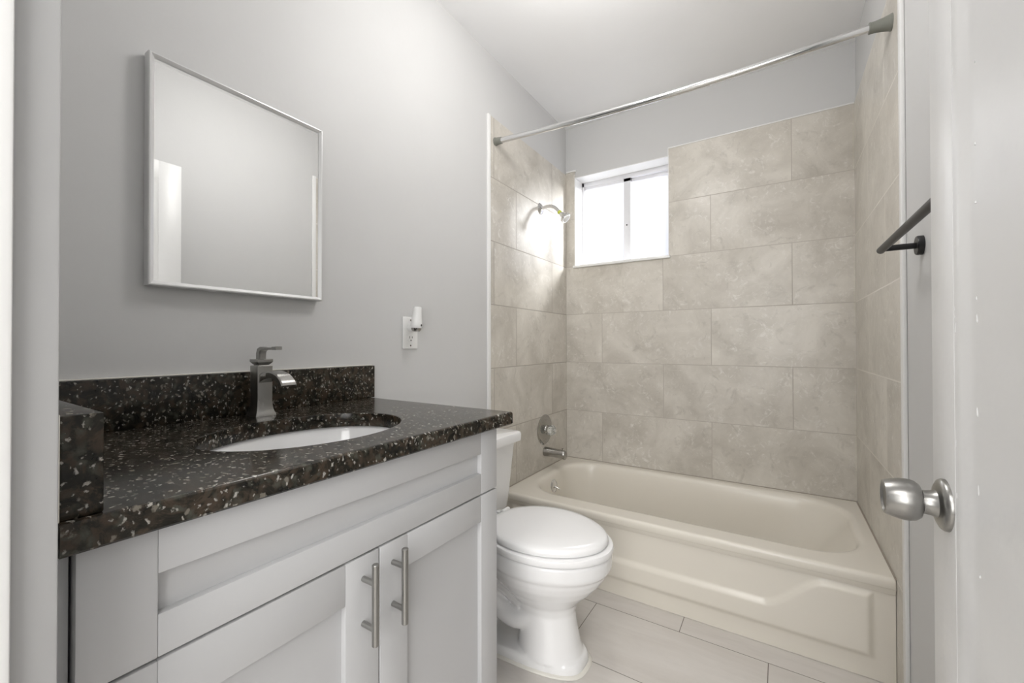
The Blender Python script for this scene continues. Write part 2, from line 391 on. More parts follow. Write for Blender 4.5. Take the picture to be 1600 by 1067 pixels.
# white plaster reveals of the recess and the sill
bm = bm_new()
box(bm, (WX0-0.002, YB-0.001, WZ0), (WX0+0.003, wy, WZ1)); box(bm, (WX1-0.003, YB-0.001, WZ0), (WX1+0.0015, wy, WZ1)); box(bm, (WX0, YP-0.001, WZ1-0.003), (WX1, wy, WZ1+0.001))
obj('reveal', bm, MT['white_trim'], win, smooth=False)
bm = bm_new(); box(bm, (WX0-0.010, YB-0.014, WZ0-0.010), (WX1+0.008, wy+0.004, WZ0+0.006), 0.003)
obj('sill', bm, MT['marble'], win)

# ---- open door
DX = 1.344; DY0, DY1 = 0.105, 0.837; DT = 0.035; DTOP = 1.925
bm = bm_new()
st = 0.089
py0, py1, pz0, pz1 = DY0+st, DY1-st, 0.20, DTOP-0.085
xs0 = DX
box(bm, (DX, DY0, 0.012), (DX+DT, DY0+st, DTOP), 0.0015); box(bm, (DX, DY1-st, 0.012), (DX+DT, DY1, DTOP), 0.0015)
for a, c in ((0.012, pz0), (pz1, DTOP)): box(bm, (DX+0.0003, DY0+st-0.001, a), (DX+DT-0.0003, DY1-st+0.001, c), 0.001)
door = struct(obj('door_1', bm, MT['door']), 'open white painted panelled door at the right edge', 'door')
# one tall panel field in the photo's height range: moulding and recessed panel, both faces
def panel(z0, z1):
    bm = bm_new()
    mw, dp = 0.038, 0.010
    for sgn, xf in ((1, DX+0.0008), (-1, DX+DT-0.0008)):
        rings = []
        prof = [(0, 0), (0.004, 0.0008), (0.012, 0.0030), (0.026, 0.0070), (0.035, 0.0094), (mw, dp)]
        for ins, d in prof:
            x = xf+sgn*d
            rings.append([Vector((x, py0+ins, z0+ins)), Vector((x, py1-ins, z0+ins)), Vector((x, py1-ins, z1-ins)), Vector((x, py0+ins, z1-ins))])
        loft(bm, rings, False, True)
    rng = np.random.RandomState(4)          # ragged beads of old paint along the moulding edges
    for ins, d in ((0.001, 0.0012), (mw, dp)):
        for k in range(16):
            z = rng.uniform(z0+0.02, z1-0.02); ln = rng.uniform(0.003, 0.016); r = rng.uniform(0.0006, 0.0013)
            y = py1-ins+rng.uniform(-.001, .001); x = DX+d+0.0004
            lathe(bm, (x, y, z), (0, rng.uniform(-.15, .15), 1), [(0, 0), (ln*.2, r), (ln*.7, r*.8), (ln, 0)], 8)
    o = obj('panel', bm, MT['door'], door, angle=20); return o
panel(pz0, pz1)
KY, KZ = 0.783, 0.836
bm = bm_new()
lathe(bm, (DX, KY, KZ), (-1, 0, 0), [(0, .034), (.003, .034), (.006, .032), (.009, .026), (.010, .0185), (.014, .0165), (.021, .0155), (.0235, .0155)], 48)
kn = obj('door_knob', bm, MT['nickel'], door); kn['label'] = 'brushed nickel round door knob'
bm = bm_new()
lathe(bm, (DX, KY, KZ), (-1, 0, 0), [(.022, .012), (.0245, .012), (.025, .018), (.026, .0225), (.031, .0265), (.038, .0280), (.046, .0275), (.055, .0255), (.0615, .0235), (.0635, .0225), (.0635, .0205), (.061, .018), (.060, 0)], 48, True, False)
obj('knob_grip', bm, MT['nickel'], kn)

# ================================================================== VANITY
FX = 0.55
CY0, CY1 = 0.1186, 0.8735; YM = 0.5034
v = thing('vanity_cabinet', 'white shaker bathroom vanity cabinet with two doors under the dark granite countertop', 'cabinet', (0.28, 0.496, 0))
bm = bm_new(); bx = FX-0.021; g = 0.001
box(bm, (0.003, CY0+g, 0), (bx, CY0+0.018, 0.845)); box(bm, (0.003, CY1-0.018, 0), (bx, CY1-g, 0.845))
box(bm, (0.003, CY0+0.018, 0.10), (bx, CY1-0.018, 0.118)); box(bm, (0.003, CY0+0.018, 0.10), (0.012, CY1-0.018, 0.845))
box(bm, (bx-0.018, CY0+0.018, 0.675), (bx, CY1-0.018, 0.845)); box(bm, (bx-0.018, CY0+0.018, 0.10), (bx, CY0+0.05, 0.68)); box(bm, (bx-0.018, CY1-0.05, 0.10), (bx, CY1-0.018, 0.68)); box(bm, (bx-0.018, YM-0.03, 0.10), (bx, YM+0.03, 0.68)); box(bm, (bx-0.018, CY0+0.018, 0.10), (bx, CY1-0.018, 0.14))
box(bm, (bx-0.09, CY0+0.018, 0), (bx-0.072, CY1-0.018, 0.10))
obj('carcass', bm, MT['cabinet'], v)
bm = bm_new(); box(bm, (0.44, YF+0.004, 0), (0.535, CY0-0.002, 0.843), 0.001); obj('filler_strip', bm, MT['cabinet'], v)
def shaker(name, y0, y1, z0, z1, sl, sr, rb, rt, parent):
    bm = bm_new(); b_ = 0.0012; x0, x1 = FX-0.020, FX
    box(bm, (x0, y0, z0), (x1, y0+sl, z1), b_); box(bm, (x0, y1-sr, z0), (x1, y1, z1), b_)
    box(bm, (x0, y0+sl, z0), (x1-0.0002, y1-sr, z0+rb), b_); box(bm, (x0, y0+sl, z1-rt), (x1-0.0002, y1-sr, z1), b_)
    box(bm, (x0+0.001, y0+sl-0.004, z0+rb-0.004), (x1-0.0115, y1-sr+0.004, z1-rt+0.004))
    return obj(name, bm, MT['cabinet'], parent)
shaker('drawer_front', CY0, CY1, 0.6905, 0.843, 0.0675, 0.0655, 0.0495, 0.056, v)
d1 = shaker('door', CY0, YM-0.0015, 0.105, 0.6865, 0.0675, 0.068, 0.068, 0.069, v)
d2 = shaker('door', YM+0.0015, CY1, 0.105, 0.6865, 0.066, 0.0655, 0.068, 0.062, v)
def handle(door_, y):
    bm = bm_new(); hx = FX+0.032; r = 0.0062
    lathe(bm, (hx, y, 0.5445), (0, 0, 1), [(0, r*.8), (.0012, r), (.1358, r), (.137, r*.8)], 24)
    for z in (0.571, 0.648): lathe(bm, (FX-0.001, y, z), (1, 0, 0), [(0, .0048), (.031, .0048)], 16)
    o = obj('handle', bm, MT['nickel'], door_); o['label'] = 'brushed nickel bar handle'
handle(d1, 0.4688); handle(d2, 0.5345)

# ---- countertop
ct = thing('countertop', 'dark speckled granite countertop with backsplash on the white vanity', 'countertop', (0.28, 0.51, 0.845))
X0, X1, Y0, Y1 = 0.001, 0.573, 0.1035, 0.9134
SX, SY, SA, SB = 0.330, 0.5075, 0.157, 0.202
def rectpts(n=160):
    angs = sorted([2*PI*i/n for i in range(n)]+[math.atan2(y-SY, x-SX) % (2*PI) for x in (X0, X1) for y in (Y0, Y1)])
    outp, inn = [], []
    for a in angs:
        c, s = math.cos(a), math.sin(a)
        t = min(((X1-SX)/c if c > 1e-9 else (X0-SX)/c if c < -1e-9 else 1e9), ((Y1-SY)/s if s > 1e-9 else (Y0-SY)/s if s < -1e-9 else 1e9))
        outp.append((SX+c*t, SY+s*t))
        k = 1/math.sqrt((c/SA)**2+(s/SB)**2); inn.append((c*k, s*k))
    return outp, inn
op, ip = rectpts()
def clampr(p, r):
    return (min(p[0], X1-r), min(p[1], Y1-r))   # only the front and the free right edge are eased
bm = bm_new(); rings = []
R = 0.006; zt, zb_ = CZ, 0.845
prof = [(SA, zb_, 'i', 0), (0, zb_, 'o', R*.6)]
seq = [('i', 1.0, zb_)]
def ring_i(k, z): return [Vector((SX+x*k, SY+y*k, z)) for x, y in ip]
def ring_o(r, z): return [Vector((*clampr(p, r), z)) for p in op]
rings = [ring_i(1.0, zb_), ring_o(0.003, zb_), ring_o(0, zb_+0.003), ring_o(0, zt-R), ring_o(R*.13, zt-R*.5), ring_o(R*.5, zt-R*.13), ring_o(R, zt), ring_o(R+.002, zt), ring_i(1.025, zt), ring_i(1.012, zt), ring_i(1.003, zt-0.0008), ring_i(1.0, zt-0.003), ring_i(1.0, zb_)]
loft(bm, rings, False, False); bmesh.ops.remove_doubles(bm, verts=bm.verts, dist=1e-6)
obj('slab', bm, MT['granite'], ct, angle=30)
bm = bm_new(); box(bm, (0.001, Y0, CZ), (0.022, 0.922, 0.983), 0.0015); obj('backsplash', bm, MT['granite'], ct)
bm = bm_new(); box(bm, (0.0225, Y0+0.001, CZ), (0.562, 0.137, 0.982), 0.002); obj('side_splash', bm, MT['granite'], ct)
for lo, hi in (((0.0005, Y0, 0.9832), (0.010, 0.922, 0.9862)), ((0.50, YF+0.0005, CZ), (0.565, Y0+0.001, 0.984))):
    bm = bm_new(); box(bm, lo, hi, 0.001)
    o = obj('caulk', bm, MT['caulk'], ct); o['label'] = 'white caulk line'

# ---- sink
sk = thing('sink_basin', 'white oval undermount sink basin set in the granite countertop', 'sink', (SX, SY, 0.70))
bm = bm_new(); n = 72
def ell(a, b_, z, cx=SX, cy=SY): return [Vector((cx+a*math.cos(2*PI*i/n), cy+b_*math.sin(2*PI*i/n), z)) for i in range(n)]
pr = [(1.05, .8445), (1.035, .8445), (1.02, .842), (1.0, .835), (.975, .815), (.93, .785), (.85, .755), (.72, .733), (.55, .722), (.35, .716), (.13, .7135)]
inner = [ell(SA*1.02*k, SB*1.02*k, z) for k, z in pr]
outer = [ell(SA*1.02*k+0.008, SB*1.02*k+0.008, z-0.010) for k, z in reversed(pr[:-1])]+[]
loft(bm, list(reversed(inner)), True, False)
loft(bm, list(reversed([inner[0]]+list(reversed(outer)))), False, False)
obj('bowl', bm, MT['porcelain'], sk)
bm = bm_new(); lathe(bm, (SX, SY, 0.7125), (0, 0, 1), [(0, .03), (.003, .031), (.0045, .028), (.003, .02), (.002, 0)], 36, True, False)
o = obj('drain', bm, MT['dull_chrome'], sk); o['label'] = 'chrome sink drain'

# ---- faucet
FXC, FYC = 0.074, 0.535
fa = thing('faucet', 'brushed nickel single lever faucet standing behind the oval sink', 'faucet', (FXC, FYC, CZ))
def sq(h, hy, z, cx=FXC, cy=FYC, r=0.07, n=4):
    pts = []
    for qx, qy, a0 in ((1, 1, 0), (-1, 1, 90), (-1, -1, 180), (1, -1, 270)):
        rr = r*min(h, hy)
        for i in range(n+1):
            a = math.radians(a0+90*i/n)
            pts.append(Vector((cx+qx*(h-rr)+rr*math.cos(a), cy+qy*(hy-rr)+rr*math.sin(a), z)))
    return pts
bm = bm_new()
loft(bm, [sq(h, h, z) for h, z in ((.0245, CZ), (.0240, CZ+.004), (.0215, CZ+.009), (.0195, CZ+.016), (.0182, CZ+.026), (.0175, CZ+.040), (.0178, CZ+.075), (.0182, 0.9980), (.0182, 1.0005), (.0174, 1.0015))])
obj('body', bm, MT['nickel'], fa, angle=30)
# curved waterfall spout
bm = bm_new(); rings = []
path = smooth_path([(FXC+.010, 0, .968), (FXC+.035, 0, .9765), (FXC+.065, 0, .9815), (FXC+.095, 0, .9770), (FXC+.115, 0, .9660), (FXC+.122, 0, .9565)], 6)
for i, p in enumerate(path):
    d = (path[min(i+1, len(path)-1)]-path[max(i-1, 0)]).normalized(); nrm = Vector((-d.z, 0, d.x))
    t = i/(len(path)-1); th = 0.0105*(1-t)+0.0045*t; hw = 0.0150+0.0035*t
    ring = []
    for yy, k in ((-hw, -1), (-hw, .55), (-hw*.86, 1), (hw*.86, 1), (hw, .55), (hw, -1)):
        ring.append(Vector((p.x, FYC+yy, p.z))+nrm*(th*k))
    rings.append(ring)
loft(bm, rings)
obj('spout', bm, MT['dull_chrome'], fa, angle=30)
bm = bm_new()
loft(bm, [sq(.0125, .0125, 1.0010), sq(.0125, .0125, 1.0035), sq(.0140, .0140, 1.0045), sq(.0188, .0188, 1.0105), sq(.0190, .0190, 1.0165), sq(.0182, .0182, 1.0172)])
rings = []
for p, hw, th in (((-.002, 1.016), .0085, .0095), ((-.002, 1.030), .0085, .0095), ((.001, 1.0385), .0085, .0085), ((.008, 1.0425), .0085, .0055), ((.020, 1.0432), .0085, .0032), ((.045, 1.0430), .0078, .0028), ((.060, 1.0435), .0072, .0030), ((.061, 1.0440), .0075, .0042), ((.080, 1.0445), .0075, .0042)):
    rings.append((p, hw, th))
pts = [Vector((FXC+p[0], FYC, p[1])) for p, _, _ in rings]; rr = []
for i, p in enumerate(pts):
    d = (pts[min(i+1, len(pts)-1)]-pts[max(i-1, 0)]).normalized(); nrm = Vector((-d.z, 0, d.x)); _, hw, th = rings[i]
    rr.append([p+nrm*a*th+Vector((0, c*hw, 0)) for a, c in ((-1, -.8), (-.8, -1), (.8, -1), (1, -.8), (1, .8), (.8, 1), (-.8, 1), (-1, .8))])
loft(bm, rr)
obj('lever', bm, MT['nickel'], fa, angle=30)

# ================================================================== WALL THINGS
# ---- mirror
mi = thing('wall_mirror', 'rectangular mirror in a thin silver frame hung above the vanity', 'mirror', (0, 0.528, 1.43))
MY0, MY1, MZ0, MZ1 = 0.326, 0.7285, 1.181, 1.684
bm = bm_new(); fwid = 0.0105
prof = [(0.004, 0.001), (0.0, 0.004), (0.0, 0.026), (0.0015, 0.0290), (0.004, 0.0295), (fwid, 0.0245), (fwid, 0.020)]
rings = []
for ins, x in prof:
    rings.append([Vector((x, MY0+ins, MZ0+ins)), Vector((x, MY1-ins, MZ0+ins)), Vector((x, MY1-ins, MZ1-ins)), Vector((x, MY0+ins, MZ1-ins))])
loft(bm, rings, True, False)
o = obj('frame', bm, MT['alu'], mi, angle=20); o['label'] = 'thin silver frame'
bm = bm_new(); box(bm, (0.0195, MY0+0.006, MZ0+0.006), (0.0225, MY1-0.006, MZ1-0.006))
o = obj('glass', bm, MT['mirror'], mi, smooth=False); o['label'] = 'mirror glass'

# ---- outlet and night light
OY, OZ = 1.0985, 1.0965
ou = thing('wall_outlet', 'white duplex outlet plate on the grey wall right of the vanity', 'outlet', (0, OY, OZ))
bm = bm_new(); box(bm, (0.0, OY-0.0365, OZ-0.059), (0.0055, OY+0.0365, OZ+0.059), 0.0028, 3); obj('cover_plate', bm, MT['plastic'], ou)
for dz in (0.0195, -0.0195):
    bm = bm_new(); lathe(bm, (0.004, OY, OZ+dz), (1, 0, 0), [(0, .0165), (.0028, .0165), (.0034, .0158)], 32, True, True, 1.0, 0.86)
    rcp = obj('receptacle', bm, MT['plastic'], ou)
    bm = bm_new()
    for yy, hh in ((-.0062, .0042), (.0062, .0034)): box(bm, (0.0070, OY+yy-.0011, OZ+dz+.003-hh), (0.0077, OY+yy+.0011, OZ+dz+.003+hh))
    lathe(bm, (0.0070, OY, OZ+dz-.0085), (1, 0, 0), [(0, .0026), (.0007, .0026)], 14)
    obj('slots', bm, MT['dark'], rcp)
for dz in (0.047, -0.047):
    bm = bm_new(); lathe(bm, (0.0050, OY, OZ+dz), (1, 0, 0), [(0, .0032), (.0012, .003), (.0016, .0015), (.0016, 0)], 16, True, False)
    o = obj('screw', bm, MT['dull_chrome'], ou); o['label'] = 'metal plate screw'
nl = thing('night_light', 'white plug-in night light in the upper socket of the outlet', 'night light', (0.008, OY, OZ+0.022))
bm = bm_new()
lathe(bm, (0.0078, OY-.002, OZ+0.0195), (1, 0, 0), [(0, .0150), (.006, .0165), (.013, .0160), (.020, .0125), (.028, .0105), (.032, .010)], 36)
obj('plug_body', bm, MT['plastic'], nl)
bm = bm_new()
cx_, cy_ = 0.050, OY-0.016
lathe(bm, (cx_, cy_, OZ+0.010), (0.03, 0.06, 1), [(0.006, .0185), (.010, .0205), (.018, .0215), (.030, .0198), (.048, .0172), (.066, .0158), (.080, .0155), (.083, .0140)], 40, True, True)
obj('shade', bm, MT['plastic'], nl)
bm = bm_new()
lathe(bm, (cx_, cy_, OZ+0.010), (0.03, 0.06, 1), [(-.007, .005), (-.006, .0125), (-.001, .0168), (.006, .0182), (.0065, .014)], 40)
o = obj('lens', bm, MT['dull_chrome'], nl); o['label'] = 'grey reflector at the lower end'
bm = bm_new()
lathe(bm, (cx_+0.0195, cy_+0.005, OZ+0.026), (1, 0.25, 0), [(0, .004), (.0022, .004), (.003, .0028), (.003, 0)], 16, True, False)
obj('switch', bm, MT['dark'], nl)

# ---- towel bar
tb = thing('towel_bar', 'matte black towel bar on the grey wall beside the door', 'towel bar', (W, 1.16, 1.300))
bm = bm_new(); TX = 1.3875
lathe(bm, (TX, 1.458, 1.300), (0, -1, 0), [(0, .0075), (.0015, .009), (.5985, .009), (.600, .0075)], 28); obj('bar', bm, MT['black'], tb)
for y in (1.432, 0.884):
    bm = bm_new(); lathe(bm, (TX, y, 1.300), (1, 0, 0), [(0, .0075), (W-TX-.008, .0075)], 24); ps = obj('post', bm, MT['black'], tb)
    bm = bm_new(); lathe(bm, (W, y, 1.300), (-1, 0, 0), [(0, .024), (.010, .024), (.0125, .0225), (.0125, 0)], 36, True, False); fl = obj('flange', bm, MT['black'], ps)
bm = bm_new(); lathe(bm, (W-0.006, 1.432, 1.2765), (0, 0, -1), [(0, .003), (.0012, .003), (.0012, 0)], 14, True, False); obj('set_screw', bm, MT['dull_chrome'], tb)

# ---- shower curtain rod
rd = thing('shower_curtain_rod', 'chrome tension shower curtain rod spanning above the bathtub', 'curtain rod', (0.7, 1.67, 2.03))
A = Vector((0.006, 1.6495, 2.0365)); B = Vector((W-0.006, 1.7025, 2.0430))
def rodp(t): return A.lerp(B, t)+Vector((0, 0, -0.020*math.sin(PI*min(1, t*1.05))**1.0))
bm = bm_new(); tube(bm, [rodp(0.02+0.63*i/20) for i in range(21)], 0.0125, 28); obj('outer_tube', bm, MT['chrome'], rd)
bm = bm_new(); tube(bm, [rodp(0.60+0.37*i/14) for i in range(15)], 0.0108, 28); obj('inner_tube', bm, MT['chrome'], rd)
dl = (rodp(.05)-rodp(0)).normalized()
bm = bm_new(); lathe(bm, A, dl, [(0, .0195), (.004, .0195), (.006, .0175), (.028, .0152), (.034, .0158), (.037, .0150), (.037, .010)], 32)
o = obj('end_cap', bm, MT['rubber'], rd); o['label'] = 'grey rubber end cap'
dr = (rodp(.97)-rodp(1)).normalized()
bm = bm_new(); lathe(bm, B, dr, [(0, .0245), (.003, .0245), (.008, .0225), (.024, .0185), (.040, .0165), (.050, .0160), (.052, .0168), (.055, .0165), (.055, .010)], 32)
o = obj('end_cap', bm, MT['rubber'], rd); o['label'] = 'grey rubber flared end cap'

# ---- shower head
sh = thing('wall_shower', 'chrome shower head on a bent arm high on the left tiled wall', 'shower head', (0.006, 2.103, 1.835))
bm = bm_new(); lathe(bm, (0.006, 2.103, 1.835), (1, 0, 0), [(0, .033), (.002, .033), (.006, .029), (.011, .020), (.014, .013), (.014, .0)], 40, True, False); obj('flange', bm, MT['chrome'], sh)
bm = bm_new(); tube(bm, smooth_path([(0.010, 2.103, 1.835), (0.050, 2.103, 1.840), (0.080, 2.103, 1.836), (0.105, 2.103, 1.820), (0.123, 2.103, 1.800), (0.145, 2.103, 1.773)], 8), 0.0095, 20); obj('arm', bm, MT['chrome'], sh)
ad = Vector((0.060, 0, -0.062)).normalized(); p0 = Vector((0.124, 2.103, 1.799))
bm = bm_new(); lathe(bm, p0, ad, [(0, .0098), (.002, .0118), (.014, .0116), (.016, .0098)], 20); o = obj('thread_tape', bm, MT['tape'], sh); o['label'] = 'yellow green thread tape'
bm = bm_new(); lathe(bm, p0, ad, [(.022, .009), (.024, .0135), (.030, .0150), (.036, .0140), (.040, .0150), (.044, .0185), (.056, .0265), (.062, .0285), (.066, .0285), (.068, .0270)], 40)
hd = obj('spray_head', bm, MT['chrome'], sh)
bm = bm_new()
for i in range(16):
    a = 2*PI*i/16; x, y, d = frame_of(ad); c = p0+d*0.0565+x*(.0270*math.cos(a))+y*(.0270*math.sin(a))
    lathe(bm, c-d*0.008, d, [(0, .0015), (.001, .0024), (.017, .0026), (.018, .0015)], 8)
obj('grip_ribs', bm, MT['chrome'], hd)
bm = bm_new(); lathe(bm, p0, ad, [(.066, .022), (.070, .021), (.0715, .017), (.0715, 0)], 32, True, False); o = obj('spray_face', bm, MT['plastic'], hd); o['label'] = 'white spray face'

# ---- valve
vv = thing('shower_valve', 'round chrome shower valve plate with clear knob above the tub spout', 'shower valve', (0.006, 2.146, 0.558))
VZ = 0.558
bm = bm_new(); lathe(bm, (0.006, 2.146, VZ), (1, 0, 0), [(0, .086), (.002, .087), (.006, .083), (.009, .076), (.011, .060), (.014, .040), (.016, .028), (.020, .026), (.026, .025), (.026, 0)], 56, True, False); obj('escutcheon', bm, MT['dull_chrome'], vv)
bm = bm_new(); lathe(bm, (0.006, 2.146, VZ), (1, 0, 0), [(.024, .016), (.030, .020), (.036, .0285), (.050, .0300), (.060, .0275), (.066, .020), (.067, 0)], 10, True, False); o = obj('knob', bm, MT['acrylic'], vv, angle=10); o['label'] = 'clear faceted knob'
bm = bm_new(); lathe(bm, (0.006, 2.146, VZ), (1, 0, 0), [(.066, .010), (.069, .009), (.0695, 0)], 20, True, False); obj('knob_cap', bm, MT['chrome'], vv)
for dz in (0.055, -0.055):
    bm = bm_new(); lathe(bm, (0.017, 2.146, VZ+dz), (1, 0, 0), [(0, .004), (.002, .0035), (.0025, 0)], 14, True, False)
    obj('screw', bm, MT['dull_chrome'], vv)
# ---- spout
SZ = 0.430
ts = thing('tub_spout', 'brushed metal tub spout on the tiled wall above the bathtub rim', 'tub spout', (0.006, 2.150, SZ))
bm = bm_new(); rings = []; n = 32
for t, r, dz in ((0, .0265, 0), (.004, .0275, 0), (.010, .0265, 0), (.060, .0250, 0), (.095, .0240, -.001), (.120, .0235, -.0025), (.130, .0220, -.004), (.134, .0185, -.005)):
    rings.append([Vector((0.006+t, 2.150+r*math.cos(2*PI*i/n), SZ+dz+r*math.sin(2*PI*i/n)*(1.0 if math.sin(2*PI*i/n) > 0 else 1.0+0.25*max(0, (t-.08)/.05)))) for i in range(n)])
loft(bm, rings); obj('body', bm, MT['dull_chrome'], ts)
bm = bm_new(); lathe(bm, (0.122, 2.150, SZ+.019), (0, 0, 1), [(0, .004), (.008, .004), (.009, .0065), (.013, .0065), (.014, .004)], 16); obj('diverter_knob', bm, MT['dull_chrome'], ts)

# ================================================================== BATHTUB
tub = thing('bathtub', 'almond coloured bathtub with embossed apron in the tiled alcove', 'bathtub', (W/2, 2.07, 0))
TX0, TX1, TY0, TY1 = 0.007, W-0.007, TUBY, YB-0.001
def rrect(x0, x1, y0, y1, r, z, n=14, m=24):
    """rounded rectangle with a fixed number of points per side so that rings bridge"""
    pts = []
    def seg(a, b, k): return [a.lerp(b, i/k) for i in range(k)]
    cs = [(x1-r, y0+r, -90), (x1-r, y1-r, 0), (x0+r, y1-r, 90), (x0+r, y0+r, 180)]
    for i, (cx, cy, a0) in enumerate(cs):
        arc = [Vector((cx+r*math.cos(math.radians(a0+90*k/n)), cy+r*math.sin(math.radians(a0+90*k/n)), z)) for k in range(n+1)]
        nx = cs[(i+1) % 4]; st_ = Vector((nx[0]+r*math.cos(math.radians(nx[2])), nx[1]+r*math.sin(math.radians(nx[2])), z))
        pts += arc[:-1]+seg(arc[-1], st_, m)
    return pts
bm = bm_new()
IX0, IX1, IY0, IY1 = 0.072, 1.412, 1.800, 2.405
rings = [rrect(TX0, TX1, TY0+.010, TY1, 0.001, 0.28)]
rings += [rrect(TX0, TX1, TY0, TY1, 0.004, TUBZ-.030), rrect(TX0, TX1, TY0, TY1, 0.004, TUBZ-.012), rrect(TX0, TX1, TY0+.0015, TY1, 0.004, TUBZ-.006), rrect(TX0, TX1, TY0+.006, TY1, .004, TUBZ-.0015), rrect(TX0, TX1, TY0+.012, TY1, .004, TUBZ), rrect(TX0, TX1, TY0+.018, TY1, .004, TUBZ)]
for ins, z, r in ((-.018, TUBZ, .195), (-.012, TUBZ, .19), (-.004, TUBZ-.0008, .185), (.004, TUBZ-.004, .18), (.010, TUBZ-.010, .178), (.015, TUBZ-.020, .176), (.019, TUBZ-.035, .174)):
    rings.append(rrect(IX0+ins, IX1-ins, IY0+ins, IY1-ins, r, z))
for z, l, rt, fr_, bk, r in ((.24, .030, .060, .026, .026, .17), (.18, .040, .105, .034, .034, .165), (.12, .052, .150, .044, .044, .16), (.08, .066, .185, .058, .058, .15), (.058, .085, .215, .078, .078, .14), (.050, .115, .250, .110, .110, .12), (.047, .20, .34, .18, .18, .09)):
    rings.append(rrect(IX0+l, IX1-rt, IY0+fr_, IY1-bk, r, z))
loft(bm, rings, False, True)
obj('basin', bm, MT['tub'], tub, angle=50)
# apron: embossed front skirt as a relief
bm = bm_new(); nx, nz = 300, 84
def sstep(a, b_, x):
    t = max(0.0, min(1.0, (x-a)/(b_-a))); return t*t*(3-2*t)
def top_of(x):
    hi, lo = 0.270, 0.152
    return lo+(hi-lo)*(sstep(1.105, 1.285, x)+1-sstep(W-1.285, W-1.105, x))
TCX = np.linspace(0.0, W, 500); TCZ = np.array([top_of(t) for t in TCX])
def relief(x, z):
    dxr = min(1.398-x, x-(W-1.398)); dzb = z-0.072
    dzt = math.copysign(float(np.sqrt(((TCX-x)**2+(TCZ-z)**2).min())), top_of(x)-z)
    d = min(dxr, dzb, dzt)
    h = 0.012*sstep(-0.011, 0.013, d)
    edge = 0.004*sstep(0.0, 0.05, min(x, W-x))   # a touch set back between the end flanges
    return 0.012+edge*0-h
grid = []
for j in range(nz+1):
    z = 0.001+(TUBZ-.030-0.001)*j/nz
    row = []
    for i in range(nx+1):
        x = TX0+(TX1-TX0)*i/nx
        y = TY0+relief(x, z)
        k = sstep(TUBZ-.046, TUBZ-.030, z); y = y*(1-k)+TY0*k
        row.append(bm.verts.new((x, y, z)))
    grid.append(row)
for j in range(nz):
    for i in range(nx): bm.faces.new([grid[j][i], grid[j][i+1], grid[j+1][i+1], grid[j+1][i]])
obj('apron', bm, MT['tub'], tub, angle=60)
bm = bm_new(); ox = IX0+0.022
lathe(bm, (ox, 2.085, 0.262), (1, 0, 0.10), [(0, .036), (.003, .037), (.008, .033), (.011, .022), (.012, 0)], 40, True, False); ovp = obj('overflow_plate', bm, MT['chrome'], tub)
bm = bm_new(); tube(bm, [(ox+.008, 2.085, .262), (ox+.022, 2.086, .256), (ox+.040, 2.088, .250)], [.004, .0035, .003], 12); obj('trip_lever', bm, MT['chrome'], ovp)
bm = bm_new(); lathe(bm, (0.33, 2.105, 0.0468), (0, 0, 1), [(0, .034), (.003, .033), (.004, .025), (.002, .022), (.002, 0)], 36, True, False); o = obj('drain', bm, MT['chrome'], tub); o['label'] = 'chrome tub drain'
# caulk joint round the rim
bm = bm_new()
box(bm, (TX0, TY1-.004, TUBZ-.001), (TX1, TY1+.0005, TUBZ+.003)); box(bm, (0.0055, TY0, TUBZ-.001), (0.0105, TY1, TUBZ+.003)); box(bm, (W-.0105, TY0, TUBZ-.001), (W-.0055, TY1, TUBZ+.003))
o = obj('caulk', bm, simple('aged_caulk', (0.36, 0.32, 0.27), 0.6), tub); o['label'] = 'dark aged caulk line'

# ================================================================== TOILET
TC = 1.272
to = thing('toilet', 'white two piece toilet with closed lid between vanity and bathtub', 'toilet', (0.36, TC, 0))
def egg(xb, xf, hw, z, n=56, p=2.15, k=0.12):
    """egg-shaped plan section: blunt at the back (xb), rounder towards the front (xf)"""
    pts = []; cx = (xb+xf)/2; a = (xf-xb)/2
    for i in range(n):
        t = 2*PI*i/n; c, s = math.cos(t), math.sin(t)
        x = math.copysign(abs(c)**(2/p), c); y = math.copysign(abs(s)**(2/p), s)
        pts.append(Vector((cx+a*x, TC+hw*y*(1-k*x*(0.5+0.5*x)), z)))
    return pts
bm = bm_new()
# bowl on its pedestal column
secs = [(0.030, .385, .612, .098), (.060, .385, .600, .092), (.12, .385, .588, .085), (.165, .380, .582, .083), (.195, .365, .590, .092), (.225, .335, .618, .118), (.255, .305, .648, .143), (.285, .285, .674, .161), (.310, .275, .690, .171), (.330, .270, .697, .175)]
loft(bm, [egg(xb, xf, hw, z) for z, xb, xf, hw in secs])
# rim band with the small step under it
loft(bm, [egg(.268, .699, .176, .326), egg(.264, .703, .179, .331), egg(.262, .706, .181, .338), egg(.262, .706, .181, .372), egg(.266, .702, .178, .379), egg(.275, .693, .170, .381)])
# foot plate
loft(bm, [egg(.09, .624, .108, 0.001, p=3.2), egg(.09, .622, .107, .022, p=3.2), egg(.095, .616, .101, .034, p=3.2)])
# deck under the tank
def rr(x0, x1, hw, z, r): return rrect(x0, x1, TC-hw, TC+hw, r, z, 6, 4)
loft(bm, [rr(.06, .32, .075, .22, .05), rr(.045, .33, .095, .30, .05), rr(.035, .34, .115, .335, .04), rr(.033, .34, .118, .362, .04), rr(.037, .335, .114, .366, .04)])
